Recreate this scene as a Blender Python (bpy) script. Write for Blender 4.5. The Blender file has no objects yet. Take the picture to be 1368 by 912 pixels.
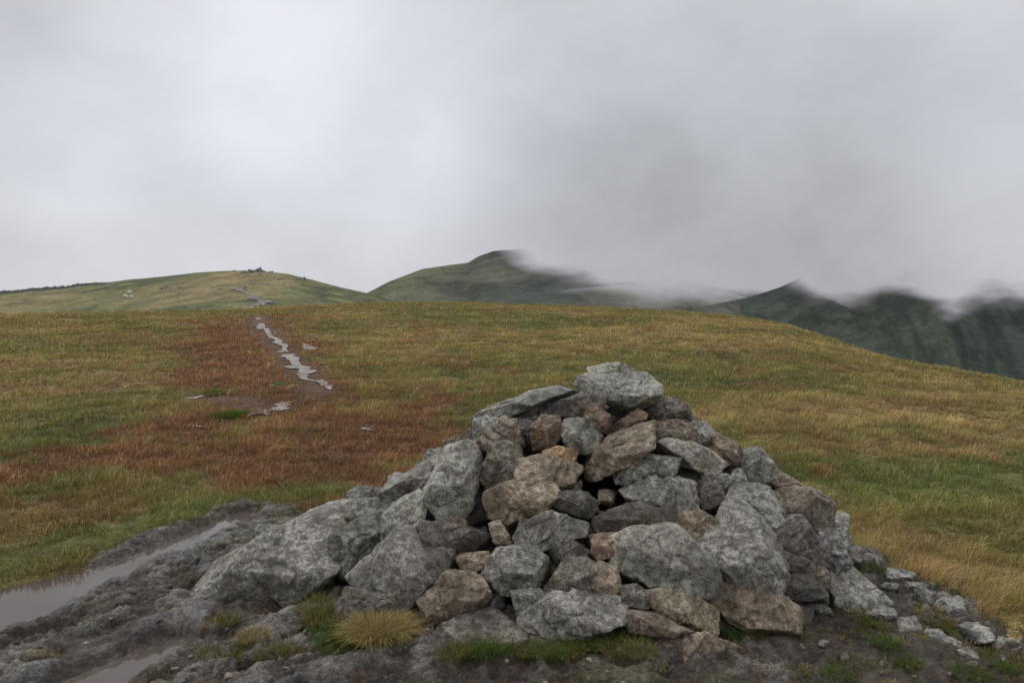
import bpy, math, random
import numpy as np
from mathutils import Vector, Euler
random.seed(4); rng=np.random.default_rng(4)
scn=bpy.context.scene
EYE=1.6; F=912.0; PITCH=math.atan(36/912)

# ---------------- camera ----------------
cam=bpy.data.cameras.new("camera"); co=bpy.data.objects.new("camera",cam); scn.collection.objects.link(co)
cam.lens=24; cam.sensor_width=36; cam.clip_start=0.05; cam.clip_end=20000
co.location=(0,0,EYE); co.rotation_euler=(math.pi/2-PITCH,0,0); scn.camera=co
cp,sp=math.cos(PITCH),math.sin(PITCH)
def ray(px,py):
    a=(px-684)/F; b=(456-py)/F
    v=np.array([a, cp+b*sp, -sp+b*cp]); return v/np.linalg.norm(v)
def slope(px,py):
    v=ray(px,py); return v[2]/math.hypot(v[0],v[1])
def az(px): return math.atan((px-684)/F)

# ---------------- noise ----------------
_tab=rng.random(65536)*2-1
def vn(x,y,z,seed=0):
    xi=np.floor(x).astype(np.int64); yi=np.floor(y).astype(np.int64); zi=np.floor(z).astype(np.int64)
    fx=x-xi; fy=y-yi; fz=z-zi
    fx=fx*fx*fx*(fx*(fx*6-15)+10); fy=fy*fy*fy*(fy*(fy*6-15)+10); fz=fz*fz*fz*(fz*(fz*6-15)+10)
    def h(a,b,c):
        k=(a*73856093)^(b*19349663)^(c*83492791)^(seed*2654435)
        k=(k^(k>>13))*1274126177
        return _tab[(k^(k>>16))&65535]
    def L(a,b,t): return a+(b-a)*t
    return L(L(L(h(xi,yi,zi),h(xi+1,yi,zi),fx),L(h(xi,yi+1,zi),h(xi+1,yi+1,zi),fx),fy),
             L(L(h(xi,yi,zi+1),h(xi+1,yi,zi+1),fx),L(h(xi,yi+1,zi+1),h(xi+1,yi+1,zi+1),fx),fy),fz)
def fbm(x,y,z=None,oct=4,seed=0,gain=.5):
    x=np.asarray(x,float); y=np.asarray(y,float)
    if z is None: z=np.zeros_like(x)
    s=0; a=1; t=0
    for i in range(oct):
        s=s+a*vn(x*2**i+i*7.3,y*2**i+i*3.1,z*2**i+i*5.7,seed+i); t+=a; a*=gain
    return s/t*1.6
def ss(a,b,x):
    t=np.clip((x-a)/(b-a),0,1); return t*t*(3-2*t)

# ---------------- ground height ----------------
T=[(-400,425,45),(0,421,45),(150,418,48),(300,415,50),(400,409,52),(530,404,60),(620,404,60),(700,407,60),(800,411,55),(900,416,50),(1000,426,44),(1060,437,38),(1110,455,33),(1200,484,25),(1368,512,20),(1700,565,15)]
th_t=[-math.pi,-2.0]+[az(t[0]) for t in T]+[2.0,math.pi]
sl_t=[-.06,-.02]+[slope(t[0],t[1]) for t in T]+[-.12,-.06]
R_t=[30,40]+[t[2]/math.cos(az(t[0])) for t in T]+[15,30]
def ground(x,y):
    x=np.asarray(x,float); y=np.asarray(y,float)
    r=np.hypot(x,y); th=np.arctan2(x,y)
    R=np.interp(th,th_t,R_t); sl=np.interp(th,th_t,sl_t)
    zc=EYE+sl*R; s=r/R
    a=2*zc+1.6; b=-zc-1.6
    zi=a*s*s+b*s**3
    m=s-1
    fl=-30-120*ss(0.05,.4,th)
    zo=zc+(zc-1.6)*m-2*m*m
    z=np.where(s<1,zi,np.maximum(zo,fl))
    n=fbm(x*.35,y*.35,oct=3,seed=3)*.09*ss(4,14,r)+fbm(x*1.7,y*1.7,oct=3,seed=9)*.04*ss(3.5,8,r)
    return z+n
def march(h,px,py,r0=1.0,r1=3000,n=6000):
    v=ray(px,py); hz=math.hypot(v[0],v[1])
    r=np.exp(np.linspace(math.log(r0),math.log(r1),n))
    X=v[0]/hz*r; Y=v[1]/hz*r; Z=EYE+v[2]/hz*r
    d=Z-h(X,Y); k=np.argmax(d<0)
    if d[k]>=0: k=int(np.argmin(d))
    return np.array([X[k],Y[k],h(X[k:k+1],Y[k:k+1])[0]])
def pg(px,py): return march(ground,px,py,1,70)

def capd(x,y,p,q):
    dx,dy=q[0]-p[0],q[1]-p[1]; L=dx*dx+dy*dy+1e-9
    t=np.clip(((x-p[0])*dx+(y-p[1])*dy)/L,0,1)
    return np.hypot(x-p[0]-t*dx,y-p[1]-t*dy),t
def caps_from(pts):
    out=[]
    for a,b in zip(pts[:-1],pts[1:]):
        out.append((pg(a[0],a[1]),pg(b[0],b[1]),a[2],b[2]))
    return out
def infl(x,y,caps):
    m=np.zeros_like(x)
    for p,q,ra,rb in caps:
        d,t=capd(x,y,p,q); r=ra+(rb-ra)*t
        m=np.maximum(m,np.exp(-(d/r)**2))
    return m
def polysd(x,y,P):
    ins=np.zeros(x.shape,bool); dm=np.full(x.shape,1e9)
    n=len(P)
    for i in range(n):
        a=P[i]; b=P[(i+1)%n]
        d,_=capd(x,y,a,b); dm=np.minimum(dm,d)
        c=((a[1]>y)!=(b[1]>y))
        xx=(b[0]-a[0])*(y-a[1])/((b[1]-a[1]) if abs(b[1]-a[1])>1e-9 else 1e-9)+a[0]
        ins^=c&(x<xx)
    return np.where(ins,dm,-dm)

track=caps_from([(-300,900,.45),(0,800,.36),(120,765,.30),(230,725,.22),(320,686,.16)])
pudd=caps_from([(110,905,.15),(165,885,.17),(225,850,.12)])+caps_from([(300,905,.05),(360,890,.03)])
red=caps_from([(335,425,2.8),(330,470,2.0),(350,520,1.8),(330,580,1.2),(330,640,.8)])+caps_from([(350,520,1.8),(520,600,1.5),(500,640,.8)])+caps_from([(160,610,.8),(420,610,1.2)])+caps_from([(440,640,.7),(560,625,.6)])
mud=caps_from([(340,422,.9),(350,440,.75),(375,465,.65),(400,495,.55),(425,530,.45)])+caps_from([(260,530,.4),(350,545,.5),(380,545,.4)])
green=caps_from([(-50,770,.5),(120,715,.45),(300,672,.35),(430,655,.3)])+caps_from([(1300,640,1.0),(1180,660,.6)])
strw=caps_from([(960,560,1.5),(1100,545,1.8),(1368,575,1.6)])+caps_from([(-100,540,2.0),(160,515,2.0)])+caps_from([(1150,690,.4),(1300,770,.5)])+caps_from([(560,440,5),(900,445,5)])+caps_from([(560,520,1.6),(700,500,1.6)])
edge=[pg(*p)[:2] for p in [(-500,960),(-60,785),(40,762),(140,728),(250,690),(330,672),(420,686),(470,672)]]
edge+=[np.array([0.1,5.6]),np.array([1.2,5.5])]
edge+=[pg(*p)[:2] for p in [(1135,740),(1180,748),(1250,772),(1368,840),(1700,990)]]
edge+=[np.array([3.2,.4]),np.array([-3.2,.4])]
def rocksd(x,y):
    return polysd(x,y,edge)+fbm(x*2.2,y*2.2,oct=4,seed=31)*.16

def L3(a,b,t): return a+(b-a)*t[:,None]
def gcol(x,y):
    n1=fbm(x*.22,y*.30,oct=4,seed=41); n2=fbm(x*.9,y*.9,oct=4,seed=47); n3=fbm(x*4,y*4,oct=2,seed=49)
    n0=fbm(x*.08,y*.12,oct=3,seed=43)
    c=np.tile(np.array([.245,.205,.066]),(len(x),1))
    c=L3(c,np.array([.150,.165,.050]),ss(-.15,.6,n2*.7-n1*.4-n0*.3+.02))
    st=infl(x,y,strw)
    c=L3(c,np.array([.40,.295,.12]),ss(.0,.75,n1*.7+n2*.5+n0*.3+n3*.2-.03+.5*st)*.82)
    rr=infl(x,y,red); nn=ss(.15,.8,rr*1.1+n2*.6+n3*.35-.06)
    nn=np.maximum(nn,ss(.25,.70,fbm(x*.6,y*.8,oct=4,seed=77)+.25*n3)*.5)
    c=L3(c,np.array([.235,.105,.058]),nn*.88)
    g=infl(x,y,green); c=L3(c,np.array([.14,.165,.045]),ss(.2,.9,g+n2*.2)*.8)
    return c

# ---------------- mesh helpers ----------------
def mk(name,V,Fc,mat,smooth=True,cols=None,attrs=None,link=True):
    V=np.asarray(V,np.float32); Fc=np.asarray(Fc,np.int32); k=Fc.shape[1]
    me=bpy.data.meshes.new(name); me.vertices.add(len(V)); me.vertices.foreach_set("co",V.ravel())
    me.loops.add(Fc.size); me.loops.foreach_set("vertex_index",Fc.ravel())
    me.polygons.add(len(Fc)); me.polygons.foreach_set("loop_start",np.arange(0,Fc.size,k,dtype=np.int32))
    try: me.polygons.foreach_set("loop_total",np.full(len(Fc),k,np.int32))
    except Exception: pass
    me.polygons.foreach_set("use_smooth",np.full(len(Fc),smooth))
    if cols is not None:
        a=me.attributes.new("tint","FLOAT_COLOR","POINT")
        C=np.ones((len(V),4),np.float32); C[:,:3]=cols; a.data.foreach_set("color",C.ravel())
    for nme,val in (attrs or {}).items():
        a=me.attributes.new(nme,"FLOAT","POINT"); a.data.foreach_set("value",np.asarray(val,np.float32))
    me.update(calc_edges=True)
    if mat: me.materials.append(mat)
    ob=bpy.data.objects.new(name,me)
    if link: scn.collection.objects.link(ob)
    return ob
def gridf(nr,nc,wrap=False):
    i=np.arange(nr-1)[:,None]; j=np.arange(nc if wrap else nc-1)[None,:]
    j2=(j+1)%nc
    return np.stack([i*nc+j,i*nc+j2,(i+1)*nc+j2,(i+1)*nc+j],-1).reshape(-1,4)

# ---------------- materials ----------------
class NB:
    def __init__(s,name):
        s.m=bpy.data.materials.new(name); s.m.use_nodes=True; s.t=s.m.node_tree; s.t.nodes.clear()
        s.out=s.n("ShaderNodeOutputMaterial")
    def n(s,ty,**k):
        x=s.t.nodes.new(ty)
        for a,b in k.items(): setattr(x,a,b)
        return x
    def l(s,a,b): s.t.links.new(a,b)
    def pos(s): return s.n("ShaderNodeNewGeometry").outputs["Position"]
    def noise(s,vec,scale,detail=4,rough=.55,dist=0):
        x=s.n("ShaderNodeTexNoise"); s.l(vec,x.inputs["Vector"]); x.inputs["Scale"].default_value=scale; x.inputs["Detail"].default_value=detail; x.inputs["Roughness"].default_value=rough; x.inputs["Distortion"].default_value=dist
        return x.outputs[0]
    def mr(s,v,a,b,c=0,d=1,smooth=True):
        x=s.n("ShaderNodeMapRange"); x.interpolation_type='SMOOTHSTEP' if smooth else 'LINEAR'
        s.l(v,x.inputs[0]); 
        for i,q in enumerate((a,b,c,d)): x.inputs[1+i].default_value=q
        return x.outputs[0]
    def mix(s,f,a,b,mode='MIX'):
        x=s.n("ShaderNodeMix"); x.data_type='RGBA'; x.blend_type=mode
        if isinstance(f,(int,float)): x.inputs[0].default_value=f
        else: s.l(f,x.inputs[0])
        for i,q in ((6,a),(7,b)):
            if isinstance(q,tuple): x.inputs[i].default_value=(*q,1)
            else: s.l(q,x.inputs[i])
        return x.outputs[2]
    def math(s,op,a,b):
        x=s.n("ShaderNodeMath"); x.operation=op
        for i,q in ((0,a),(1,b)):
            if isinstance(q,(int,float)): x.inputs[i].default_value=q
            else: s.l(q,x.inputs[i])
        return x.outputs[0]
    def gray(s,v):
        x=s.n("ShaderNodeCombineColor")
        for i in range(3): s.l(v,x.inputs[i])
        return x.outputs[0]
    def attr(s,name): 
        x=s.n("ShaderNodeAttribute"); x.attribute_name=name; return x
    def bsdf(s,col,rough,bump=None,bstr=.5,bdist=.01,spec=.5):
        p=s.n("ShaderNodeBsdfPrincipled")
        if isinstance(col,tuple): p.inputs["Base Color"].default_value=(*col,1)
        else: s.l(col,p.inputs["Base Color"])
        if isinstance(rough,(int,float)): p.inputs["Roughness"].default_value=rough
        else: s.l(rough,p.inputs["Roughness"])
        p.inputs["Specular IOR Level"].default_value=spec
        if bump is not None:
            b=s.n("ShaderNodeBump"); b.inputs["Strength"].default_value=bstr; b.inputs["Distance"].default_value=bdist
            s.l(bump,b.inputs["Height"]); s.l(b.outputs[0],p.inputs["Normal"])
        return p.outputs[0]
    def fin(s,sh): s.l(sh,s.out.inputs[0]); return s.m

def rock_mat(name,wet=False,sc=1.0):
    b=NB(name); P=b.pos(); tint=b.attr("tint").outputs["Color"]
    n1=b.noise(P,5*sc,6,.6); n2=b.noise(P,24*sc,8,.7,.5); n3=b.noise(P,130*sc,4,.75); n4=b.noise(P,9*sc,5,.6,1.2); n5=b.noise(P,48*sc,8,.8,.6)
    c=b.mix(1.0,tint,b.gray(b.mr(n1,.3,.7,.55,1.35)),'MULTIPLY')
    c=b.mix(1.0,c,b.gray(b.mr(n2,.34,.66,.5,1.5)),'MULTIPLY')
    c=b.mix(1.0,c,b.gray(b.mr(n3,.34,.68,.5,1.5)),'MULTIPLY')
    c=b.mix(b.math('MULTIPLY',b.mr(n4,.52,.68),.45),c,(.17,.12,.07))
    li=b.attr("lichen").outputs["Fac"]
    lm=b.math('MULTIPLY',b.mr(b.math('ADD',b.math('MULTIPLY',n5,.6),b.math('MULTIPLY',n2,.4)),.515,.55),li)
    lm=b.math('MULTIPLY',lm,b.mr(n1,.40,.56,.15,1))
    c=b.mix(b.math('MULTIPLY',lm,.8),c,(.50,.51,.455))
    nn=b.noise(P,16*sc,7,.8,.8)
    c=b.mix(b.math('MULTIPLY',b.mr(nn,.60,.65),b.math('MULTIPLY',li,.5)),c,(.22,.24,.09))
    c=b.mix(b.math('MULTIPLY',b.mr(n5,.44,.38),.8),c,(.045,.04,.034))
    h=b.math('ADD',b.math('MULTIPLY',n2,1.0),b.math('ADD',b.math('MULTIPLY',n3,.35),b.math('MULTIPLY',n5,1.0)))
    r=b.mr(n4,.35,.65,.16,.45) if wet else b.mr(n1,.35,.65,.38,.85)
    return b.fin(b.bsdf(c,r,h,1.0,.03 if wet else .017,.5 if wet else .45))
M_stone=rock_mat("cairn_stone"); M_bed=rock_mat("wet_bedrock",True)

def ground_mat():
    b=NB("moorland_grass"); P=b.pos(); tint=b.attr("tint").outputs["Color"]
    n1=b.noise(P,1.3,6,.65); n2=b.noise(P,9,6,.7); n3=b.noise(P,60,3,.7)
    c=b.mix(1.0,tint,b.gray(b.mr(n1,.3,.7,.7,1.25)),'MULTIPLY')
    c=b.mix(1.0,c,b.gray(b.mr(n2,.3,.7,.5,1.35)),'MULTIPLY')
    c=b.mix(1.0,c,b.gray(b.mr(n3,.3,.7,.6,1.3)),'MULTIPLY')
    h=b.math('ADD',n2,b.math('MULTIPLY',n3,.5))
    return b.fin(b.bsdf(c,.9,h,.8,.06,.15))
M_ground=ground_mat()
def grass_mat():
    b=NB("grass_blades"); tint=b.attr("tint").outputs["Color"]
    d=b.n("ShaderNodeBsdfDiffuse"); b.l(tint,d.inputs[0]); t=b.n("ShaderNodeBsdfTranslucent"); b.l(tint,t.inputs[0])
    m=b.n("ShaderNodeMixShader"); m.inputs[0].default_value=.35; b.l(d.outputs[0],m.inputs[1]); b.l(t.outputs[0],m.inputs[2])
    return b.fin(m.outputs[0])
M_grass=grass_mat()
def water_mat(name,col,rough,bs=.1):
    b=NB(name); P=b.pos(); n=b.noise(P,14,3,.5)
    return b.fin(b.bsdf(col,rough,n,bs,.01,.6))
M_water=water_mat("puddle_water",(.075,.06,.048),.07)
def stream_mat():
    b=NB("stream_water"); P=b.pos(); n=b.noise(P,14,3,.5); m=b.noise(P,2.6,5,.7)
    f=b.mr(m,.46,.56)
    c=b.mix(f,(.13,.09,.062),(.12,.105,.09)); r=b.mr(m,.46,.56,.7,.22)
    return b.fin(b.bsdf(c,r,n,.6,.012,.55))
M_stream=stream_mat()

# ---------------- ground ----------------
ths=np.concatenate([np.linspace(-math.pi,-.95,60,endpoint=False),np.linspace(-.95,.95,760),np.linspace(.95,math.pi,61)[1:-1]])
rs=np.concatenate([[.02,.1,.2],np.exp(np.linspace(math.log(.3),math.log(7000),520))])
RR,TT=np.meshgrid(rs,ths,indexing='ij'); X=(RR*np.sin(TT)).ravel(); Y=(RR*np.cos(TT)).ravel()
Z=ground(X,Y); near=np.hypot(X,Y)<9
sdn=np.full(X.shape,-1.0); sdn[near]=rocksd(X[near],Y[near])
Z=Z-.16*ss(.0,.25,sdn)
C=gcol(X,Y); mm=infl(X,Y,mud); mm=ss(.35,.8,mm+fbm(X*1.2,Y*1.2,oct=3,seed=5)*.3)
C=L3(C,np.array([.16,.095,.060]),mm*.85)
C*= .72
far=ss(60,400,np.hypot(X,Y)); C=L3(C,np.array([.09,.10,.06]),far)
mk("ground",np.stack([X,Y,Z],1),gridf(len(rs),len(ths),True)[:, ::-1],M_ground,cols=C)

# ---------------- bedrock ----------------
xs=np.arange(-5.4,4.8,.0125); ys=np.arange(.9,7.2,.0125)
YY,XX=np.meshgrid(ys,xs,indexing='ij'); X=XX.ravel(); Y=YY.ravel()
def bedrock(X,Y,full=False):
    sd=rocksd(X,Y)
    g=ground(X,Y)
    w1=fbm(X*1.1,Y*1.1,oct=3,seed=61)
    a=X*.75+Y*.66; c=-X*.66+Y*.75
    st=fbm(a*1.2+w1*.7,c*4.2+w1,oct=5,seed=63,gain=.6)
    rid=1-np.abs(fbm(a*2.4,c*7+w1*1.5,oct=5,seed=67,gain=.6))*1.8
    fine=fbm(X*15,Y*15,oct=4,seed=71,gain=.8)
    pit=np.maximum(0,fbm(X*8,Y*8,oct=4,seed=73,gain=.6)-.05)
    rel=.042*st+.026*rid+.020*fine-.05*pit
    tr=infl(X,Y,track); pu=infl(X,Y,pudd)
    right=ss(.6,1.6,X)
    ribs=np.exp(-(polysd(X,Y,edge)-.22)**2/.05)*right
    flat=np.maximum(ss(.3,.7,tr+.35*w1),ss(.3,.8,pu+.2*w1))
    mudm=np.maximum(flat,right*(1-ribs)*.75+0*X)
    ap=np.exp(-(((X-.2)/1.7)**2+((Y-3.0)/.55)**2)); mudm=np.maximum(mudm,ap*.5)
    rel=rel*(1-.5*mudm)*(1-.45*flat)+.05*ribs*(.4+st)
    rel=rel-.057*flat+.012*(1-flat)
    z=g+.012+rel
    z=np.where(sd<.12,z-(.12-sd)*.8*ss(.12,-.1,sd)-.01,z)
    rockness=ss(-.25,.4,st*.8+.5*rid-.25+fine*.5-pit)*(1-ss(.3,.8,mudm+fine*.25))
    if full: return z,rockness,flat,sd,ribs,right
    return z
Z,rk,flat,sd,ribs,right=bedrock(X,Y,True)
C=np.tile(np.array([.080,.058,.040]),(len(X),1))
C=L3(C,np.array([.215,.202,.18]),rk)
C=L3(C,np.array([.34,.335,.30]),ss(.3,.9,ribs*rk))
C=L3(C,np.array([.13,.10,.08]),flat)
C=L3(C,np.array([.13,.11,.045]),ss(.2,.0,sd)*.8)
mo=ss(.25,.7,fbm(X*2.5,Y*2.5,oct=4,seed=91))*.65*(1-flat)
C=L3(C,np.array([.095,.088,.032]),mo)
mk("bedrock",np.stack([X,Y,Z],1),gridf(len(ys),len(xs)),M_bed,cols=C,attrs={"lichen":rk*.6*(.35+.65*right)})

wx=np.linspace(-5.3,-.55,60); wy=np.linspace(1.0,6.0,60)
WY,WX=np.meshgrid(wy,wx,indexing='ij')
gz=ground(WX.ravel(),WY.ravel())
wz=gz-.034
mk("puddle",np.stack([WX.ravel(),WY.ravel(),wz],1),gridf(60,60),M_water)

# ---------------- stream ribbons ----------------
def ribbon(name,pts,mat,hfun,pix=None,lift=.02,seed=0,sub=14,wob=.15,r1=70,brk=0.0,ws=1.0):
    W=[]
    for p in pts:
        w=march(hfun,p[0],p[1],1,r1); W.append((w[0],w[1],p[2]*ws))
    W=np.array(W); n=(len(W)-1)*sub+1; t=np.linspace(0,len(W)-1,n)
    x=np.interp(t,range(len(W)),W[:,0]); y=np.interp(t,range(len(W)),W[:,1]); w=np.interp(t,range(len(W)),W[:,2])
    k_=np.hanning(sub+3); k_/=k_.sum(); pad=len(k_)//2
    x=np.convolve(np.pad(x,pad,'edge'),k_,'valid')[:n]; y=np.convolve(np.pad(y,pad,'edge'),k_,'valid')[:n]
    n=len(x); t=t[:n]; w=w[:n]
    dx=np.gradient(x); dy=np.gradient(y); L=np.hypot(dx,dy)+1e-9; nx,ny=dy/L,-dx/L
    off=fbm(t*1.3,t*0+seed,oct=2,seed=101)*wob; x=x+nx*off; y=y+ny*off
    wl=w*(.3+1.1*np.abs(fbm(t*2.3,t*0+seed,oct=3,seed=103))); wr=w*(.3+1.1*np.abs(fbm(t*2.1,t*0+seed+5,oct=3,seed=107)))
    cols=[]
    for k in (-1,-.4,.4,1):
        ww=np.where(k<0,wl,wr)*k
        cols.append(np.stack([x+nx*ww,y+ny*ww],1))
    Pq=np.stack(cols,1).reshape(-1,2)
    z=hfun(Pq[:,0],Pq[:,1])+lift
    Fq=gridf(n,4)
    if brk>0:
        keep=fbm(t*2.3,t*0+seed,oct=2,seed=113)>-brk
        Fq=Fq[np.repeat(keep[:-1],3)]
    return mk(name,np.column_stack([Pq,z]),Fq,mat)
ribbon("stream",[(343,424,.20),(346,436,.20),(358,448,.22),(374,460,.18),(385,472,.17),(396,486,.20),(404,494,.30),(416,503,.18),(426,514,.13),(431,521,.09)],M_stream,ground,seed=1,wob=.16,brk=.75,ws=.8,sub=30)
ribbon("puddle",[(246,534,.05),(268,531,.16),(290,527,.12),(318,524,.2)],M_stream,ground,seed=5,wob=.05,sub=24)
ribbon("puddle",[(330,558,.04),(352,553,.12),(372,548,.14),(384,538,.10)],M_stream,ground,seed=8,wob=.05,sub=24)
ribbon("puddle",[(368,513,.06),(380,516,.18),(388,521,.06)],M_stream,ground,seed=11,wob=.05,sub=24)
ribbon("puddle",[(404,458,.1),(412,464,.2),(416,470,.1)],M_stream,ground,seed=14,wob=.05,sub=24)
ribbon("puddle",[(480,573,.03),(492,575,.05),(500,577,.02)],M_stream,ground,seed=17,wob=.02)
ribbon("puddle",[(240,572,.03),(262,570,.06),(282,573,.03)],M_stream,ground,seed=19,wob=.02)

# ---------------- hills ----------------
def make_hill(tab,Rc_t,R0,z0,noisef,p=1.0):
    tt=[az(t[0]) for t in tab]; sl=[slope(t[0],t[1]) for t in tab]
    rt=[az(t[0]) for t in Rc_t]; rv=[t[1] for t in Rc_t]
    tf=np.linspace(tt[0],tt[-1],1200); sf=np.interp(tf,tt,sl); kk=np.hanning(17); kk/=kk.sum()
    sf=np.convolve(np.pad(sf,8,'edge'),kk,'valid')
    def h(x,y):
        x=np.asarray(x,float); y=np.asarray(y,float)
        r=np.hypot(x,y); th=np.arctan2(x,y)
        Rc=np.interp(th,rt,rv); s_=np.interp(th,tf,sf)
        zc=EYE+Rc*s_; s=(r-R0)/(Rc-R0)
        zz=z0+(zc-z0)*np.clip(s,0,1)**p
        zz=np.where(s>1,zc-(s-1)**2*(Rc*.25)-(s-1)*2,zz)
        return zz+noisef(x,y,np.clip(s,0,1.5))
    return h
def hillmesh(name,h,p0,p1,R0,R1,nr,nc,mat,colf,coverf=None):
    ths=np.linspace(az(p0),az(p1),nc); rs=np.linspace(R0,R1,nr)
    RR,TT=np.meshgrid(rs,ths,indexing='ij'); X=(RR*np.sin(TT)).ravel(); Y=(RR*np.cos(TT)).ravel(); Z=h(X,Y)
    at={}
    if coverf is not None:
        pxs=684+F*np.tan(TT.ravel()); v=(Z-EYE)/np.hypot(X,Y)
        w=v/np.cos(TT.ravel()); py=456-F*(w*cp+sp)/(cp-w*sp)
        at["cover"]=coverf(pxs,py,X,Y,Z)
    return mk(name,np.stack([X,Y,Z],1),gridf(nr,nc)[:, ::-1],mat,cols=colf(X,Y,Z),attrs=at)

def hn(x,y,s): return (fbm(x*.02,y*.02,oct=5,seed=121)*2.2+fbm(x*.12,y*.12,oct=3,seed=127)*.35)*ss(0,.3,s)*(1-.75*ss(.75,1,s))
h_left=make_hill([(-900,405),(-200,398),(0,389),(60,384),(150,377),(210,371),(270,364),(310,362),(345,361),(385,365),(420,374),(460,384),(500,393),(530,402),(580,420),(640,445)],[(-900,330),(0,300),(270,210),(400,190),(640,170)],62,-9,hn,.8)
def hillcol(x,y,z):
    n=fbm(x*.03,y*.03,oct=5,seed=131); n2=fbm(x*.3,y*.3,oct=4,seed=133)
    c=np.tile(np.array([.155,.155,.065]),(len(x),1)); c=L3(c,np.array([.225,.18,.085]),ss(-.15,.6,n+.35*n2)); c=L3(c,np.array([.08,.092,.042]),ss(.0,.65,-n+.5*n2)); return c
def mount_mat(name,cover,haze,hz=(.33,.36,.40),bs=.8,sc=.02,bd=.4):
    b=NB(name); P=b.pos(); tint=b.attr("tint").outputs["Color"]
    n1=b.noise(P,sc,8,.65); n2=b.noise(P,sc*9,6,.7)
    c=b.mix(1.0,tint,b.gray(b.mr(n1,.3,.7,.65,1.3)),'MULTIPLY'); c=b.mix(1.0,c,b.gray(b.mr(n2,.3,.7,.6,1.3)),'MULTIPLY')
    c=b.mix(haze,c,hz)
    s=b.bsdf(c,1.0,n2,bs,bd,.0)
    if cover:
        a=b.attr("cover").outputs["Fac"]; tr=b.n("ShaderNodeBsdfTransparent"); m=b.n("ShaderNodeMixShader")
        b.l(a,m.inputs[0]); b.l(s,m.inputs[1]); b.l(tr.outputs[0],m.inputs[2]); s=m.outputs[0]
    return b.fin(s)
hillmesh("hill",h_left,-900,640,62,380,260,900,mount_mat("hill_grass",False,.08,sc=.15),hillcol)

def covf(line,soft,amp):
    lx=[l[0] for l in line]; ly=[l[1] for l in line]
    xf=np.arange(lx[0],lx[-1],2.0); yf=np.interp(xf,lx,ly); kk=np.hanning(21); kk/=kk.sum(); yf=np.convolve(np.pad(yf,10,'edge'),kk,'valid')
    def f(px,py,X,Y,Z):
        base=np.interp(px,xf,yf)
        n=fbm(px*.014+py*.012,py*.04-px*.006,oct=4,seed=141,gain=.5)*amp
        e=(base+n-py)
        t=np.clip((e+soft)/(soft*1.6),0,1)
        return t*t*(3-2*t)
    return f
def mn(A,fs,seed):
    # gentle relief: kept below the general rise so that the flank never folds over itself
    def f(x,y,s):
        th=np.arctan2(x,y); r=np.hypot(x,y)
        g=-np.abs(fbm(th*fs+r*.002,r*.0022,oct=4,seed=seed,gain=.4))*A+fbm(x*.003,y*.003,oct=2,seed=seed+3)*A*.5
        return g*ss(0,.25,s)*(1-ss(.55,1,s))
    return f
h_mid=make_hill([(380,440),(470,402),(495,389),(520,376),(565,359),(600,354),(625,351),(640,342),(660,335),(690,333),(740,322),(820,318),(900,322),(980,340),(1050,375),(1200,440)],[(380,1100),(660,1400),(1200,1500)],420,-60,mn(9,7,151),.9)
def gully_shade(x,y,fs,seed):  # ridged mask for gully shading painted into the slope tint
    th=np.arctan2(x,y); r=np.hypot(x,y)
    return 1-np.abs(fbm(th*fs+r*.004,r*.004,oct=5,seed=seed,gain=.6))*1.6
def midcol(x,y,z):
    n=fbm(x*.006,y*.006,oct=5,seed=161); t=ss(-250,40,x)
    c=np.tile(np.array([.115,.118,.058]),(len(x),1)); c=L3(c,np.array([.050,.057,.041]),t); c=L3(c,np.array([.12,.105,.068]),ss(.0,.8,n)*.5)
    return c*(1-.35*ss(.55,1,gully_shade(x,y,14,165)))[:,None]  # darkened in streaks: gully shade put into the colour, not the mesh
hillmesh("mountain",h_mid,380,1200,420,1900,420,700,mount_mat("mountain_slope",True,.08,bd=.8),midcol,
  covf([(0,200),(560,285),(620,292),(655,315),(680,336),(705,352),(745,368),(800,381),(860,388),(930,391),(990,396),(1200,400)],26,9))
h_right=make_hill([(850,450),(930,412),(960,405),(1000,397),(1040,384),(1062,374),(1090,352),(1150,322),(1200,310),(1250,312),(1290,325),(1330,335),(1368,345),(1500,360),(2100,420)],[(850,1000),(1100,900),(1368,700),(2100,700)],230,-110,mn(14,8,171),.75)
def rcol(x,y,z):
    n=fbm(x*.008,y*.008,oct=5,seed=181); t=ss(230,430,x)
    c=np.tile(np.array([.044,.054,.034]),(len(x),1)); c=L3(c,np.array([.020,.026,.026]),t); c=L3(c,np.array([.065,.066,.045]),ss(.1,.8,n)*.5*(1-.5*t))
    return c*(1-.45*ss(.5,1,gully_shade(x,y,16,185)))[:,None]  # painted gully shading stands in for relief on this flank
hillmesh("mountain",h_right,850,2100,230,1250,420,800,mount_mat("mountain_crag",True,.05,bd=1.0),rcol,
  covf([(850,345),(1000,348),(1035,352),(1060,369),(1085,389),(1120,402),(1155,394),(1185,376),(1215,380),(1245,404),(1275,411),(1305,400),(1335,394),(1368,400),(1500,402),(2100,402)],28,12))

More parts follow.
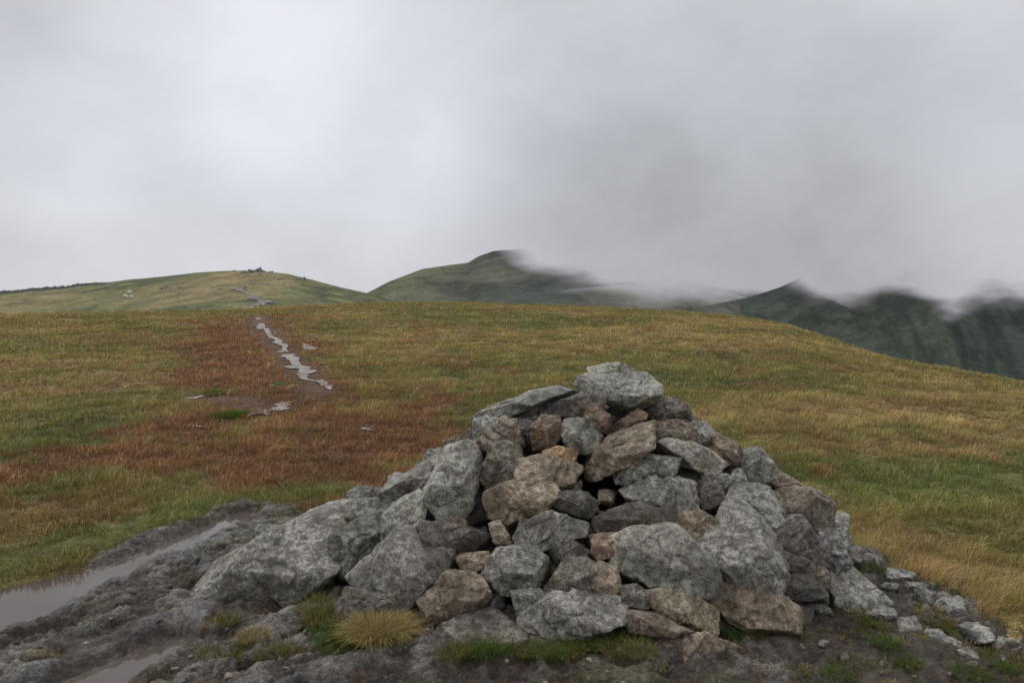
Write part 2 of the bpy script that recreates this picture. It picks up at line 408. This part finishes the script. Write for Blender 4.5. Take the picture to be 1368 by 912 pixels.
# hill details
ribbon("footpath",[(316,384,.7),(322,389,1.0),(332,394,.9),(345,400,1.1),(352,403,1.3),(338,408,.9),(330,414,1.0)],None,h_left,lift=.12,seed=3,wob=.6,r1=400).data.materials.append(mount_mat("path_gravel",False,0.0,sc=.8))
fp=bpy.data.objects["footpath"]; a=fp.data.attributes.new("tint","FLOAT_COLOR","POINT"); a.data.foreach_set("color",np.tile(np.array([.28,.25,.22,1],np.float32),len(fp.data.vertices)))
M_dark=NB("wall_stone"); Pp=M_dark.pos(); M_wall=M_dark.fin(M_dark.bsdf(M_dark.mix(M_dark.mr(M_dark.noise(Pp,1.5,5,.7),.3,.7),(.10,.10,.095),(.20,.20,.18)),.9))
def wall(name,pts,hgt,wid,R1=600):
    W=np.array([march(h_left,p[0],p[1],30,R1) for p in pts]); n=(len(W)-1)*60+1; t=np.linspace(0,len(W)-1,n)
    x=np.interp(t,range(len(W)),W[:,0]); y=np.interp(t,range(len(W)),W[:,1]); z=h_left(x,y)
    dx=np.gradient(x); dy=np.gradient(y); L=np.hypot(dx,dy); nx,ny=dy/L,-dx/L
    top=hgt*(.9+.3*fbm(t*40,t*0,oct=2,seed=7))*ss(len(W)-1,len(W)-2.2,t)**.5
    rows=[]
    for s_,zz in ((-1,-.8),(-.8,top),(.8,top),(1,-.8)):
        rows.append(np.stack([x+nx*wid*s_/2,y+ny*wid*s_/2,z+zz],1))
    V=np.stack(rows,1).reshape(-1,3); mk(name,V,gridf(n,4),M_wall,smooth=False)
wall("dry_stone_wall",[(-200,401),(0,392),(60,387),(110,382),(152,378)],.9,.5)

# ---------------- stones ----------------
def ico(sub):
    import bmesh
    bm=bmesh.new(); bmesh.ops.create_icosphere(bm,subdivisions=sub,radius=1)
    V=np.array([v.co[:] for v in bm.verts]); Fq=np.array([[v.index for v in f.verts] for f in bm.faces]); bm.free(); return V,Fq
ICO={k:ico(k) for k in (3,4,5,6)}
def stone(planes_n,planes_d,p,sub,size,seed,rough=1.0):
    V,Fq=ICO[sub]
    o=seed*3.7
    Wd=V+.030*np.stack([fbm(V[:,0]*3+o,V[:,1]*3,V[:,2]*3+k,oct=3,seed=220+k) for k in range(3)],1)
    q=np.maximum(Wd@planes_n.T,1e-4)/planes_d[None,:]
    lr=np.log(q)*p; m=lr.max(1); r=np.exp(-(m+np.log(np.exp(lr-m[:,None]).sum(1)))/p)
    P=V*r[:,None]
    k=1/size
    d=fbm(P[:,0]*k*1.8+o,P[:,1]*k*1.8,P[:,2]*k*1.8,oct=5,seed=seed%50+200,gain=.55)*.028*size
    rg=np.abs(fbm(P[:,0]*k*1.7+o,P[:,1]*k*1.7,P[:,2]*k*1.7,oct=3,seed=19,gain=.5))
    d-=np.maximum(0,.07-rg)*.45*size*rough
    ax=np.array([math.sin(seed),math.cos(seed*1.3)*.6,math.cos(seed*.7)]); ax/=np.linalg.norm(ax)
    lay=(P@ax)*k*4.5+fbm(P[:,0]*k*2,P[:,1]*k*2,P[:,2]*k*2+o,oct=3,seed=29)*.7
    fr=lay-np.floor(lay); am=ss(-.15,.35,fbm(P[:,0]*k*1.4,P[:,1]*k*1.4+o,P[:,2]*k*1.4,oct=2,seed=33)); d+=(ss(0,.10,fr)-fr)*.045*size*rough*am
    f2=fbm(P[:,0]*30+o,P[:,1]*30,P[:,2]*30,oct=4,seed=23,gain=.65)*.0042*rough
    return P+V*(d+f2)[:,None],Fq
class Acc:
    def __init__(s): s.V=[];s.F=[];s.C=[];s.L=[];s.n=0
    def add(s,V,Fq,c,l):
        s.V.append(V);s.F.append(Fq+s.n);s.n+=len(V);s.C.append(np.tile(c,(len(V),1)));s.L.append(np.full(len(V),l))
    def obj(s,name,mat): return mk(name,np.vstack(s.V),np.vstack(s.F),mat,cols=np.vstack(s.C),attrs={"lichen":np.concatenate(s.L)})
COL={'g':(.245,.234,.20),'l':(.325,.315,.272),'b':(.262,.212,.148),'r':(.225,.155,.105),'o':(.38,.24,.15),'d':(.15,.132,.106)}
LIC={'g':1.0,'l':1.0,'b':.55,'r':.2,'o':.0,'d':.4}
CX,CY=.66,4.4
rr_=[0,.12,.31,.55,.8,.92,1.02]; hr_=[1.22,1.17,.98,.71,.45,.26,0]
rl_=[0,.12,.35,.59,.76,.96,1.02]; hl_=[1.22,1.12,.88,.47,.28,.08,0]
def cairn_h(x,y):
    dx=x-CX; dy=y-CY
    u=dx/np.where(dx<0,2.5,1.5); v=dy/np.where(dy<0,1.28,1.5); rho=np.hypot(u,v)+1e-9
    w=np.clip(-u/rho,0,1)**1.5
    f=np.interp(rho,[0,.1,.5,1.0,1.03],[1.22,1.15,.66,.06,0])
    wr=np.clip(u/rho,0,1)**1.5
    h=f*(1-w-wr)+np.interp(rho,rl_,hl_)*w+np.interp(rho,rr_,hr_)*wr
    return np.where(rho<1.03,h,-.02)
def hitc(px,py,miss=False):
    v=ray(px,py); t=np.linspace(2,6.2,2500); P=np.array([0,0,EYE])+v[None]*t[:,None]
    d=P[:,2]-cairn_h(P[:,0],P[:,1]); k=np.argmax(d<0)
    if d[k]>=0:
        if miss: return None,v
        k=int(np.argmin(d))
    return P[k],v
def polystone(acc,poly,col,seed,hit=None,thick=1.0,push=.25,sub=None):
    rs_=np.random.default_rng(seed); A=np.array(poly,float); c=A.mean(0)
    P0,v=hit if hit is not None else hitc(*c)
    dist=np.linalg.norm(P0-np.array([0,0,EYE]))
    right=np.cross(v,[0,0,1]); right/=np.linalg.norm(right); up=np.cross(right,v); N=-v
    U=(A-c)*np.array([1,-1])*dist/F; 
    ang=np.arctan2(U[:,1],U[:,0]); U=U[np.argsort(ang)]
    ext=U.max(0)-U.min(0); mn_=min(ext); mx=max(ext); T_=(.55*mn_+.22*mx)*.5*thick
    ns=[];ds=[]
    for i in range(len(U)):
        a=U[i]; b=U[(i+1)%len(U)]; e=b-a; n=np.array([e[1],-e[0]])
        if np.linalg.norm(n)<1e-6: continue
        n/=np.linalg.norm(n); t=rs_.uniform(-.2,.35); nn=np.array([n[0],n[1],t]); d=max(n@a,.15*mn_)
        ln=np.linalg.norm(nn); ns.append(nn/ln); ds.append(d/ln*1.0)
    fl=rs_.choice([-1,1])
    for tx,ty,dd in ((rs_.uniform(-.3,.3),rs_.uniform(.45,1.0),.85),(rs_.uniform(-.4,.4),rs_.uniform(-.6,-.15),.88),(rs_.uniform(.4,.9)*fl,rs_.uniform(-.2,.3),.95)):
        nn=np.array([tx,ty,1.0]); ln=np.linalg.norm(nn); ns.append(nn/ln); ds.append(T_*dd*rs_.uniform(.85,1.15)/ln*1.15)
    for _ in range(2):
        nn=np.array([rs_.uniform(-.4,.4),rs_.uniform(-.4,.4),-1.0]); ln=np.linalg.norm(nn); ns.append(nn/ln); ds.append(T_/ln)
    for _ in range(6):
        nn=rs_.normal(size=3); nn/=np.linalg.norm(nn); s_=np.sqrt((nn[0]*ext[0]/2)**2+(nn[1]*ext[1]/2)**2+(nn[2]*T_)**2); ns.append(nn); ds.append(s_*rs_.uniform(.9,1.08))
    size=math.sqrt(mn_*mx)
    if sub is None: sub=6 if size>.13 else 5
    V,Fq=stone(np.array(ns),np.array(ds),rs_.uniform(60,130),sub,size,seed)
    V[:,:2]*=1.04
    ctr=P0+v*T_*push
    W=ctr+V[:,:1]*right+V[:,1:2]*up+V[:,2:3]*N
    cc=np.array(COL[col])*rs_.uniform(.72,1.25)*np.array([rs_.uniform(.98,1.06),1,rs_.uniform(.90,1.02)])
    acc.add(W,Fq,cc,LIC[col]*rs_.uniform(.4,1.2))
S=[
('l',[(785,497),(800,487),(825,485),(852,493),(850,504),(790,506)]),
('l',[(765,506),(800,500),(862,498),(877,512),(875,535),(852,548),(832,553),(805,537),(772,523)]),
('l',[(636,556),(680,534),(720,520),(768,513),(770,528),(745,545),(710,552),(670,563),(640,578)]),
('g',[(633,562),(662,552),(668,572),(650,592),(634,590)]),
('b',[(640,592),(672,556),(690,562),(700,600),(672,610),(645,606)]),
('d',[(748,535),(790,527),(812,533),(800,550),(770,558),(750,556)]),
('r',[(710,574),(722,556),(745,553),(752,575),(735,600),(712,602)]),
('g',[(752,562),(785,556),(808,585),(790,604),(760,602),(750,580)]),
('r',[(778,550),(795,540),(816,555),(815,580),(795,575)]),
('r',[(816,572),(850,547),(862,552),(858,566),(825,584)]),
('d',[(866,538),(900,531),(918,544),(921,560),(885,571),(866,556)]),
('b',[(777,642),(798,602),(848,570),(873,562),(872,588),(832,620),(797,642)]),
('o',[(725,603),(745,596),(777,603),(765,615),(730,613)]),
('b',[(690,612),(722,604),(776,622),(776,648),(735,653),(690,642)]),
('d',[(642,642),(655,594),(690,588),(698,612),(682,640),(655,653)]),
('l',[(563,662),(598,602),(638,584),(646,612),(637,660),(612,701),(572,700)]),
('g',[(510,650),(560,622),(600,598),(614,603),(575,650),(540,670),(512,674)]),
('b',[(635,662),(690,643),(740,652),(749,668),(722,692),(680,701),(640,682)]),
('g',[(673,702),(740,688),(783,700),(780,716),(730,732),(690,727)]),
('g',[(818,632),(860,608),(907,612),(900,630),(860,649),(828,649)]),
('l',[(858,600),(890,588),(940,600),(978,628),(950,642),(910,617),(868,607)]),
('b',[(880,566),(915,560),(932,588),(902,592)]),
('l',[(918,562),(940,562),(954,580),(937,597),(922,586)]),
('b',[(935,598),(960,582),(987,595),(987,614),(960,620)]),
('g',[(980,606),(1010,601),(1042,630),(1000,653),(980,637)]),
('b',[(1015,636),(1045,632),(1083,655),(1050,662)]),
('g',[(828,656),(880,638),(931,645),(931,682),(890,684),(840,670)]),
('d',[(795,697),(850,671),(895,680),(903,702),(840,711),(800,710)]),
('b',[(882,690),(930,683),(957,695),(952,721),(912,710)]),
('l',[(818,737),(848,708),(902,704),(937,735),(957,787),(920,797),(870,786),(828,762)]),
('l',[(942,735),(972,671),(1010,700),(1050,770),(1020,789),(975,786),(944,762)]),
('l',[(976,650),(1022,653),(1044,690),(1030,703),(990,682)]),
('b',[(1033,657),(1080,655),(1111,675),(1108,702),(1075,711),(1045,682)]),
('d',[(1022,704),(1070,692),(1101,735),(1090,752),(1045,737)]),
('g',[(1098,718),(1125,709),(1131,750),(1110,766),(1096,747)]),
('g',[(1105,770),(1140,764),(1182,800),(1176,827),(1140,822),(1110,792)]),
('d',[(1043,737),(1080,750),(1087,767),(1055,770)]),
('d',[(1038,776),(1080,768),(1098,790),(1060,802)]),
('b',[(1070,762),(1100,758),(1108,780),(1090,785)]),
('b',[(948,790),(1010,780),(1056,810),(1056,832),(1000,838),(950,817)]),
('b',[(863,802),(905,788),(962,812),(950,838),(890,832)]),
('b',[(848,856),(910,849),(997,858),(1002,886),(920,892),(853,882)]),
('g',[(695,822),(740,798),(790,787),(832,800),(832,826),(770,850),(703,854)]),
('d',[(723,792),(755,750),(780,744),(796,755),(777,796),(735,806)]),
('b',[(784,777),(800,752),(823,757),(829,786),(805,801),(787,796)]),
('g',[(643,767),(663,735),(715,731),(731,746),(717,786),(670,790)]),
('b',[(560,802),(600,768),(635,769),(650,800),(622,831),(580,840)]),
('d',[(568,864),(610,828),(650,817),(699,850),(682,862),(600,890),(573,882)]),
('d',[(528,882),(575,840),(578,868),(560,890)]),
('g',[(473,770),(530,722),(590,719),(607,745),(592,782),(555,812),(520,797),(488,787)]),
('d',[(441,792),(480,775),(515,800),(560,815),(560,826),(520,824),(455,818)]),
('g',[(272,787),(330,733),(400,702),(440,698),(452,735),(417,797),(350,830),(293,832)]),
('g',[(443,715),(480,695),(514,688),(508,735),(470,767),(446,757)]),
('g',[(506,737),(518,682),(560,658),(570,680),(557,715),(530,742)]),
('l',[(418,682),(470,669),(512,671),(517,690),(470,706),(440,712)]),
('g',[(463,657),(485,649),(512,653),(512,670),(478,674)]),
('d',[(556,694),(600,700),(652,714),(657,736),(600,740),(562,716)]),
('g',[(373,822),(410,812),(424,850),(400,862),(373,852)]),
('b',[(343,852),(375,845),(392,870),(350,877)]),
('d',[(733,732),(765,720),(788,738),(752,752)]),
('r',[(788,716),(826,712),(822,740),(795,747)]),
('b',[(652,700),(668,696),(684,728),(662,726)]),
('d',[(690,560),(712,562),(716,580),(698,585)]),
('d',[(930,642),(962,650),(972,675),(940,684)]),
('g',[(936,632),(978,632),(972,650),(940,646)]),
('b',[(828,818),(880,822),(922,838),(900,852),(850,847)]),
('g',[(685,790),(720,787),(732,805),(690,813)]),
('l',[(975,640),(985,625),(1000,650),(980,655)]),
('d',[(740,660),(775,655),(800,672),(770,690),(745,680)]),
('d',[(870,575),(885,570),(895,588),(860,598)]),
('b',[(610,742),(650,738),(660,755),(620,765)]),
('b',[(905,712),(935,714),(945,735),(925,738)]),
('d',[(1050,705),(1060,700),(1090,715),(1070,720)]),
('g',[(960,790),(990,786),(1000,800),(965,805)]),
('g',[(1090,660),(1105,668),(1108,690),(1090,680)]),
('d',[(830,785),(850,782),(872,795),(862,812),(835,808)]),
]
acc=Acc()
for i,(c,poly) in enumerate(S): polystone(acc,poly,c,i+11)
def randstone(acc,P,size,col,seed,sub=4,flat=.6):
    rs_=np.random.default_rng(seed)
    n=rs_.normal(size=(14,3)); n/=np.linalg.norm(n,axis=1)[:,None]
    ext=np.array([1,rs_.uniform(.6,.9),rs_.uniform(.45,.75)])*size
    d=np.sqrt(((n*ext)**2).sum(1))*rs_.uniform(.68,1.0,14)
    G=np.vstack([np.eye(3),-np.eye(3)]); n=np.vstack([n,G]); d=np.concatenate([d,np.tile(ext,2)])
    V,Fq=stone(n,d,rs_.uniform(40,90),sub,size*1.4,seed,1.0 if size>.05 else .5)
    yaw=rs_.uniform(0,6.28); a,b=rs_.uniform(-.5,.5,2)
    M=np.array(Euler((a,b,yaw)).to_matrix()); W=V@M.T+P
    cc=np.array(COL[col])*rs_.uniform(.75,1.15); acc.add(W,Fq,cc,LIC[col]*rs_.uniform(.2,1.))
for i in range(340):
    px=random.uniform(430,1130); py=random.uniform(520,880)
    P0,v=hitc(px,py,True)
    if P0 is None or cairn_h(P0[0],P0[1])<.03 or P0[1]>CY+.1: continue
    s_=random.uniform(.03,.07)
    randstone(acc,P0+v*random.uniform(.11,.19)+np.array([0,0,-.03]),s_,random.choice('gbdbddgr'),1000+i,4)
for i in range(230):
    a=random.uniform(-.25,math.pi+.25); rho=math.sqrt(random.uniform(0.01,1)); 
    u=math.cos(a)*rho; v_=math.sin(a)*rho
    if u>.8: u*=.93
    x=CX+u*(2.5 if u<0 else 1.5); y=CY+v_*(1.28 if v_<0 else 1.5)
    z=float(cairn_h(np.array([x]),np.array([y]))[0]); s_=random.uniform(.10,.19)
    randstone(acc,np.array([x,y,z-s_*.85]),s_,random.choice('gglbdg'),2000+i,5)
for i in range(220):
    a=random.uniform(0,6.283); rho=math.sqrt(random.uniform(0,.88)); u=math.cos(a)*rho; v_=math.sin(a)*rho
    x=CX+u*(2.5 if u<0 else 1.5); y=CY+v_*(1.28 if v_<0 else 1.5); z=float(cairn_h(np.array([x]),np.array([y]))[0])
    s_=random.uniform(.12,.17); randstone(acc,np.array([x,y,max(z-.29,-.07)]),s_,'d',3000+i,4)  # inner rubble tinted dark throughout, deepening the shadow gaps by colour
acc.obj("stone_cairn",M_stone)

def surf(px,py):
    return march(lambda x,y: np.maximum(ground(x,y)-.16*ss(0,.25,rocksd(x,y)),bedrock(x,y)),px,py,1,9,1500)
acc=Acc()
for (px,py,s_,c) in [(352,711,.07,'l'),(1147,742,.06,'b'),(1160,748,.05,'g'),(300,895,.07,'d'),(1195,770,.05,'l'),(1215,782,.04,'l'),(1240,800,.06,'g'),(1190,785,.05,'g'),(1262,800,.05,'b'),(1310,850,.07,'l'),(1130,880,.03,'l'),(1100,860,.025,'l')]:
    p=surf(px,py); randstone(acc,p,s_,c,int(px*3+py),5)
for (px,py,s_) in [(1215,835,.10),(1255,850,.11),(1175,815,.09),(1285,868,.1),(1200,765,.10),(1232,783,.11),(1270,812,.12),(1300,838,.11),(1335,862,.12)]:
    p=surf(px,py); randstone(acc,p-np.array([0,0,s_*.35]),s_,'l',int(px*5+py),6)
for i in range(420):
    x=random.uniform(-2.8,3.2); y=random.uniform(2.0,4.6)
    if cairn_h(np.array([x]),np.array([y]))[0]>0: continue
    if x<-.9 and infl(np.array([x]),np.array([y]),track+pudd)[0]>.4: continue
    z=float(bedrock(np.array([x]),np.array([y]))[0]); s_=random.uniform(.007,.024)
    randstone(acc,np.array([x,y,z]),s_,random.choice('gbdd'),5000+i,3)
acc.obj("rock",M_stone)
acc=Acc()
for i in range(60):
    px,py=random.choice([(340,362,),(345,364),(205,383),(360,405),(345,378),(300,384),(410,405),(380,372),(230,384)]); px+=random.gauss(0,14); py+=abs(random.gauss(0,2.5))
    p=march(h_left,px,py,60,400); 
    if p[1]<70: continue
    randstone(acc,p,random.uniform(.2,.65),random.choice('bdd'),6000+i,3)
for px,py,s_ in [(338,362,1.3),(350,362,1.2),(344,361,1.5),(358,364,.9),(330,363,.8)]:
    p=march(h_left,px,py+1.5,60,400); randstone(acc,p,s_,'d',int(7000+px),4)
acc.obj("hill_outcrop",M_stone)

# ---------------- grass ----------------
def blades(name,P,Ln,Wd,lean,C,darkbase=.62):
    n=len(P); a=rng.uniform(0,2*math.pi,n); wx=np.cos(a)*Wd*.5; wy=np.sin(a)*Wd*.5
    V=np.zeros((n,5,3)); V[:,0]=P; V[:,1]=P; V[:,0,0]-=wx;V[:,0,1]-=wy;V[:,1,0]+=wx;V[:,1,1]+=wy
    mid=P.copy(); mid[:,0]+=lean[:,0]*Ln*.35; mid[:,1]+=lean[:,1]*Ln*.35; mid[:,2]+=Ln*.55
    tip=P.copy(); tip[:,0]+=lean[:,0]*Ln; tip[:,1]+=lean[:,1]*Ln; tip[:,2]+=Ln*np.clip(1-.4*np.hypot(lean[:,0],lean[:,1]),.3,1)
    V[:,2]=mid;V[:,3]=mid;V[:,2,0]-=wx*.75;V[:,2,1]-=wy*.75;V[:,3,0]+=wx*.75;V[:,3,1]+=wy*.75;V[:,4]=tip
    i=np.arange(n)[:,None]*5
    Fq=np.concatenate([i+np.array([0,1,3]),i+np.array([0,3,2]),i+np.array([2,3,4])],1).reshape(-1,3)
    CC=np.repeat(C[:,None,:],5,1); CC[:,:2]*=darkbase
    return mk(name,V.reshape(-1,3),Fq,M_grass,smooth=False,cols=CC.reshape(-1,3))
N=620000
d=np.exp(rng.uniform(math.log(3.6),math.log(62),N)); th=rng.uniform(-.86,.86,N)
x=d*np.sin(th); y=d*np.cos(th)
sd=np.full(N,-1.0); nr=d<9; sd[nr]=rocksd(x[nr],y[nr])
wetm=infl(x,y,mud)+fbm(x*1.5,y*1.5,oct=3,seed=5)*.25
keep=(sd<.04)&(wetm<rng.uniform(.35,.9,N))
x=x[keep];y=y[keep];d=d[keep];n=len(x)
P=np.stack([x,y,ground(x,y)-.01],1)
tuss=fbm(x*1.6,y*1.6,oct=3,seed=211); t2=fbm(x*5,y*5,oct=2,seed=213)
Ln=np.maximum(.025,.058+.045*ss(-.5,.8,tuss)+.05*t2)*rng.uniform(.6,1.4,n)*(1+.25*ss(8,30,d))
Ln*=1-.45*infl(x,y,green)*0.8
Wd=np.maximum(.0028,d*.00105)*rng.uniform(.7,1.2,n)
lean=np.stack([rng.normal(.25,.4,n)+.3*t2,rng.normal(-.05,.35,n)],1)
C=gcol(x,y); v=rng.random(n)
straw=v>.80; C[straw]=C[straw]*.45+np.array([.46,.37,.22])*.55
gr=v<.20; C[gr]=C[gr]*.6+np.array([.13,.165,.045])*.4
C*=rng.uniform(.75,1.35,n)[:,None]*(1.02+.38*tuss+.32*t2)[:,None]
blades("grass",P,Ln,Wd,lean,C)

TP=[];TL=[];TC=[];TLn=[];TW=[]
def tuft(px,py,rad,nb,ln,col,sp=.5,p=None):
    if p is None: p=surf(px,py)
    for _ in range(nb):
        a=random.uniform(0,6.283); r=rad*math.sqrt(random.random()); TP.append((p[0]+r*math.cos(a),p[1]+r*math.sin(a),p[2]-.01))
        k=r/rad if rad else 0
        TL.append((math.cos(a)*k*sp+random.gauss(0,.22),math.sin(a)*k*sp+random.gauss(0,.22)))
        TLn.append(ln*random.uniform(.55,1.2)); TW.append(.003*random.uniform(.8,1.3)); q=random.uniform(.65,1.3); TC.append([c*q for c in col])
ST=(.36,.28,.12); GN=(.11,.16,.04); OL=(.19,.17,.06)
for ox,oy,ra,nb,l in [(-.03,.02,.10,1300,.14),(.05,.04,.08,900,.13),(-.08,.05,.06,500,.11),(.02,-.02,.05,350,.10)]:
    q=surf(508,858)+np.array([ox,oy,0]); tuft(0,0,ra,nb,l,ST,1.0,p=q); tuft(0,0,ra,nb//3,l*.9,OL,.9,p=q)
for px,py in [(430,830),(440,850),(455,865),(420,815),(435,800)]: tuft(px,py,.09,380,.08,random.choice([GN,OL,GN]),.6)
for px,py in [(460,865),(340,850),(330,862),(390,872),(300,832),(360,875)]: tuft(px,py,.07,260,.06,random.choice([ST,OL]),.6)
for px in range(600,860,16): tuft(px,872+random.uniform(-12,12)-abs(px-700)*.06,.07,190,.07,random.choice([GN,GN,OL]),.7)
for px,py in [(985,850),(1010,852),(990,845),(860,830),(685,815),(660,812)]: tuft(px,py,.06,260,.05,random.choice([GN,OL]),.7)
for px,py in [(1145,760),(1160,757),(1175,840),(1200,880),(1160,832),(1120,805),(1240,815),(1260,830),(1210,890),(1135,890),(1120,900),(1330,880),(1350,895),(1290,900),(1180,860)]: tuft(px+random.uniform(-8,8),py,random.uniform(.05,.1),260,.04,random.choice([GN,GN,OL]),.7)
for px,py in [(280,872),(310,880)]: tuft(px,py,.05,120,.04,OL,.7)
for px,py in [(293,525),(303,555),(378,515),(312,556),(297,527)]: 
    p=pg(px,py)
    for _ in range(2): tuft(0,0,.22,500,.10,(.09,.15,.03),.6,p=p+np.array([random.uniform(-.15,.15),0,0]))
for i in range(1300):
    x0=random.uniform(-3.4,3.8); y0=random.uniform(1.9,5.6)
    s0=rocksd(np.array([x0]),np.array([y0]))[0]
    if s0<0 or cairn_h(np.array([x0]),np.array([y0]))[0]>0.02: continue
    if x0<.5 and s0>.35 and random.random()<.75: continue
    if infl(np.array([x0]),np.array([y0]),track+pudd)[0]>.35: continue
    z0=float(bedrock(np.array([x0]),np.array([y0]))[0])
    tuft(0,0,random.uniform(.02,.07),random.randint(15,70),.035,random.choice([GN,OL,OL,ST]),.8,p=np.array([x0,y0,z0]))
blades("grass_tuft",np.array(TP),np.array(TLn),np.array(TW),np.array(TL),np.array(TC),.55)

# ---------------- sheep ----------------
bw=NB("wool"); M_wool=bw.fin(bw.bsdf(bw.mix(bw.noise(bw.pos(),20,3),(.55,.53,.48),(.75,.73,.68)),.95))
def sheep(p,yaw):
    vs=[(0,0,.62),(.3,0,.66),(-.32,0,.62),(.5,0,.68),(.62,0,.55),(.74,0,.42),(.28,.13,.35),(.28,.14,.02),(.28,-.13,.35),(.28,-.14,.02),(-.36,.13,.38),(-.40,.13,.2),(-.36,.13,.02),(-.36,-.13,.38),(-.40,-.13,.2),(-.36,-.13,.02),(-.5,0,.55)]
    es=[(0,1),(0,2),(1,3),(3,4),(4,5),(1,6),(6,7),(1,8),(8,9),(2,10),(10,11),(11,12),(2,13),(13,14),(14,15),(2,16)]
    rd=[.27,.25,.26,.14,.10,.06,.09,.035,.09,.035,.10,.045,.035,.10,.045,.035,.08]
    me=bpy.data.meshes.new("sheep"); me.from_pydata(vs,es,[]); ob=bpy.data.objects.new("sheep",me); scn.collection.objects.link(ob)
    m=ob.modifiers.new("skin","SKIN")
    if me.skin_vertices:
        for v,r in zip(me.skin_vertices[0].data,rd): v.radius=(r,r)
    s2=ob.modifiers.new("sub","SUBSURF"); s2.levels=1; s2.render_levels=1
    me.materials.append(M_wool); ob.location=p; ob.rotation_euler=(0,0,yaw)
for px,py,yw in [(173,393,.4),(176,399,2.6),(168,398,3.3)]:
    p=march(h_left,px,py,60,400); sheep(tuple(p),yw)

# ---------------- world ----------------
w=bpy.data.worlds.new("World"); scn.world=w; w.use_nodes=True; nt=w.node_tree; nt.nodes.clear()
N_=nt.nodes.new; Lk=nt.links.new
out=N_("ShaderNodeOutputWorld"); bg=N_("ShaderNodeBackground"); Lk(bg.outputs[0],out.inputs[0])
sky=N_("ShaderNodeTexSky"); sky.sky_type='NISHITA'; sky.sun_disc=False; sky.sun_elevation=math.radians(48); sky.sun_rotation=math.radians(-35)
skm=N_("ShaderNodeVectorMath"); skm.operation='SCALE'; Lk(sky.outputs[0],skm.inputs[0]); skm.inputs[3].default_value=.08
tc=N_("ShaderNodeTexCoord"); D=tc.outputs["Generated"]
mp=N_("ShaderNodeMapping"); mp.inputs["Location"].default_value=(3.3,1.7,5.2); mp.inputs["Scale"].default_value=(1,1,1.7); Lk(D,mp.inputs[0]); DM=mp.outputs[0]
def nz(sc,det,rough,vec,dist=0):
    n=N_("ShaderNodeTexNoise"); n.inputs["Scale"].default_value=sc; n.inputs["Detail"].default_value=det; n.inputs["Roughness"].default_value=rough; n.inputs["Distortion"].default_value=dist; Lk(vec,n.inputs["Vector"]); return n
wn=nz(2.2,6,.5,DM); sub=N_("ShaderNodeVectorMath"); sub.operation='SUBTRACT'; Lk(wn.outputs["Color"],sub.inputs[0]); sub.inputs[1].default_value=(.5,.5,.5)
scl=N_("ShaderNodeVectorMath"); scl.operation='SCALE'; Lk(sub.outputs[0],scl.inputs[0]); scl.inputs[3].default_value=.24
ad=N_("ShaderNodeVectorMath"); ad.operation='ADD'; Lk(D,ad.inputs[0]); Lk(scl.outputs[0],ad.inputs[1])
nm=N_("ShaderNodeVectorMath"); nm.operation='NORMALIZE'; Lk(ad.outputs[0],nm.inputs[0]); DW=nm.outputs[0]
def mth(op,a,b):
    n=N_("ShaderNodeMath"); n.operation=op
    for i,q in ((0,a),(1,b)):
        if isinstance(q,(int,float)): n.inputs[i].default_value=q
        else: Lk(q,n.inputs[i])
    return n.outputs[0]
def mrr(v,a,b,c,d_):
    n=N_("ShaderNodeMapRange"); n.interpolation_type='SMOOTHSTEP'; Lk(v,n.inputs[0])
    for i,q in enumerate((a,b,c,d_)): n.inputs[i+1].default_value=q
    return n.outputs[0]
tot=None
def add(v):
    global tot
    tot=v if tot is None else mth('ADD',tot,v)
sep=N_("ShaderNodeSeparateXYZ"); Lk(D,sep.inputs[0])
def blob(px,py,deg,amt):
    dv=N_("ShaderNodeVectorMath"); dv.operation='DOT_PRODUCT'; Lk(DW,dv.inputs[0]); dv.inputs[1].default_value=tuple(ray(px,py))
    add(mrr(dv.outputs["Value"],math.cos(math.radians(deg)),1.0,0,amt))
zen=mrr(sep.outputs[2],.42,.95,0,.85); tot=mth('ADD',zen,.665)
for a in [(300,30,13,.12),(440,120,14,.06),(60,190,8,.09),(560,200,14,.04),(620,290,9,.03),(1200,40,22,.05),(30,40,12,-.05),(950,340,26,-.16),(1050,250,20,-.03),(1300,330,18,-.05),(800,340,14,-.04)]: blob(*a)
n1=nz(3.2,7,.55,DM); add(mrr(n1.outputs[0],.3,.7,-.045,.045))
n2=nz(9,6,.6,DW); add(mrr(n2.outputs[0],.3,.7,-.014,.014))
cc=N_("ShaderNodeCombineColor"); 
for i,k in enumerate((.965,.975,1.045)): Lk(mth('MULTIPLY',tot,k),cc.inputs[i])
mx=N_("ShaderNodeMix"); mx.data_type='RGBA'; mx.inputs[0].default_value=.94; Lk(skm.outputs[0],mx.inputs[6]); Lk(cc.outputs[0],mx.inputs[7])
Lk(mx.outputs[2],bg.inputs[0]); bg.inputs[1].default_value=1.0

sun=bpy.data.lights.new("sun",'SUN'); sun.energy=1.0; sun.angle=math.radians(25); sun.color=(1,.96,.9)
so=bpy.data.objects.new("sun",sun); scn.collection.objects.link(so)
az_=math.radians(-35); el=math.radians(48)
dv=Vector((math.sin(az_)*math.cos(el),math.cos(az_)*math.cos(el),math.sin(el))); so.rotation_euler=dv.to_track_quat('Z','Y').to_euler()
scn.view_settings.view_transform='Standard'; scn.view_settings.look='None'; scn.view_settings.exposure=0
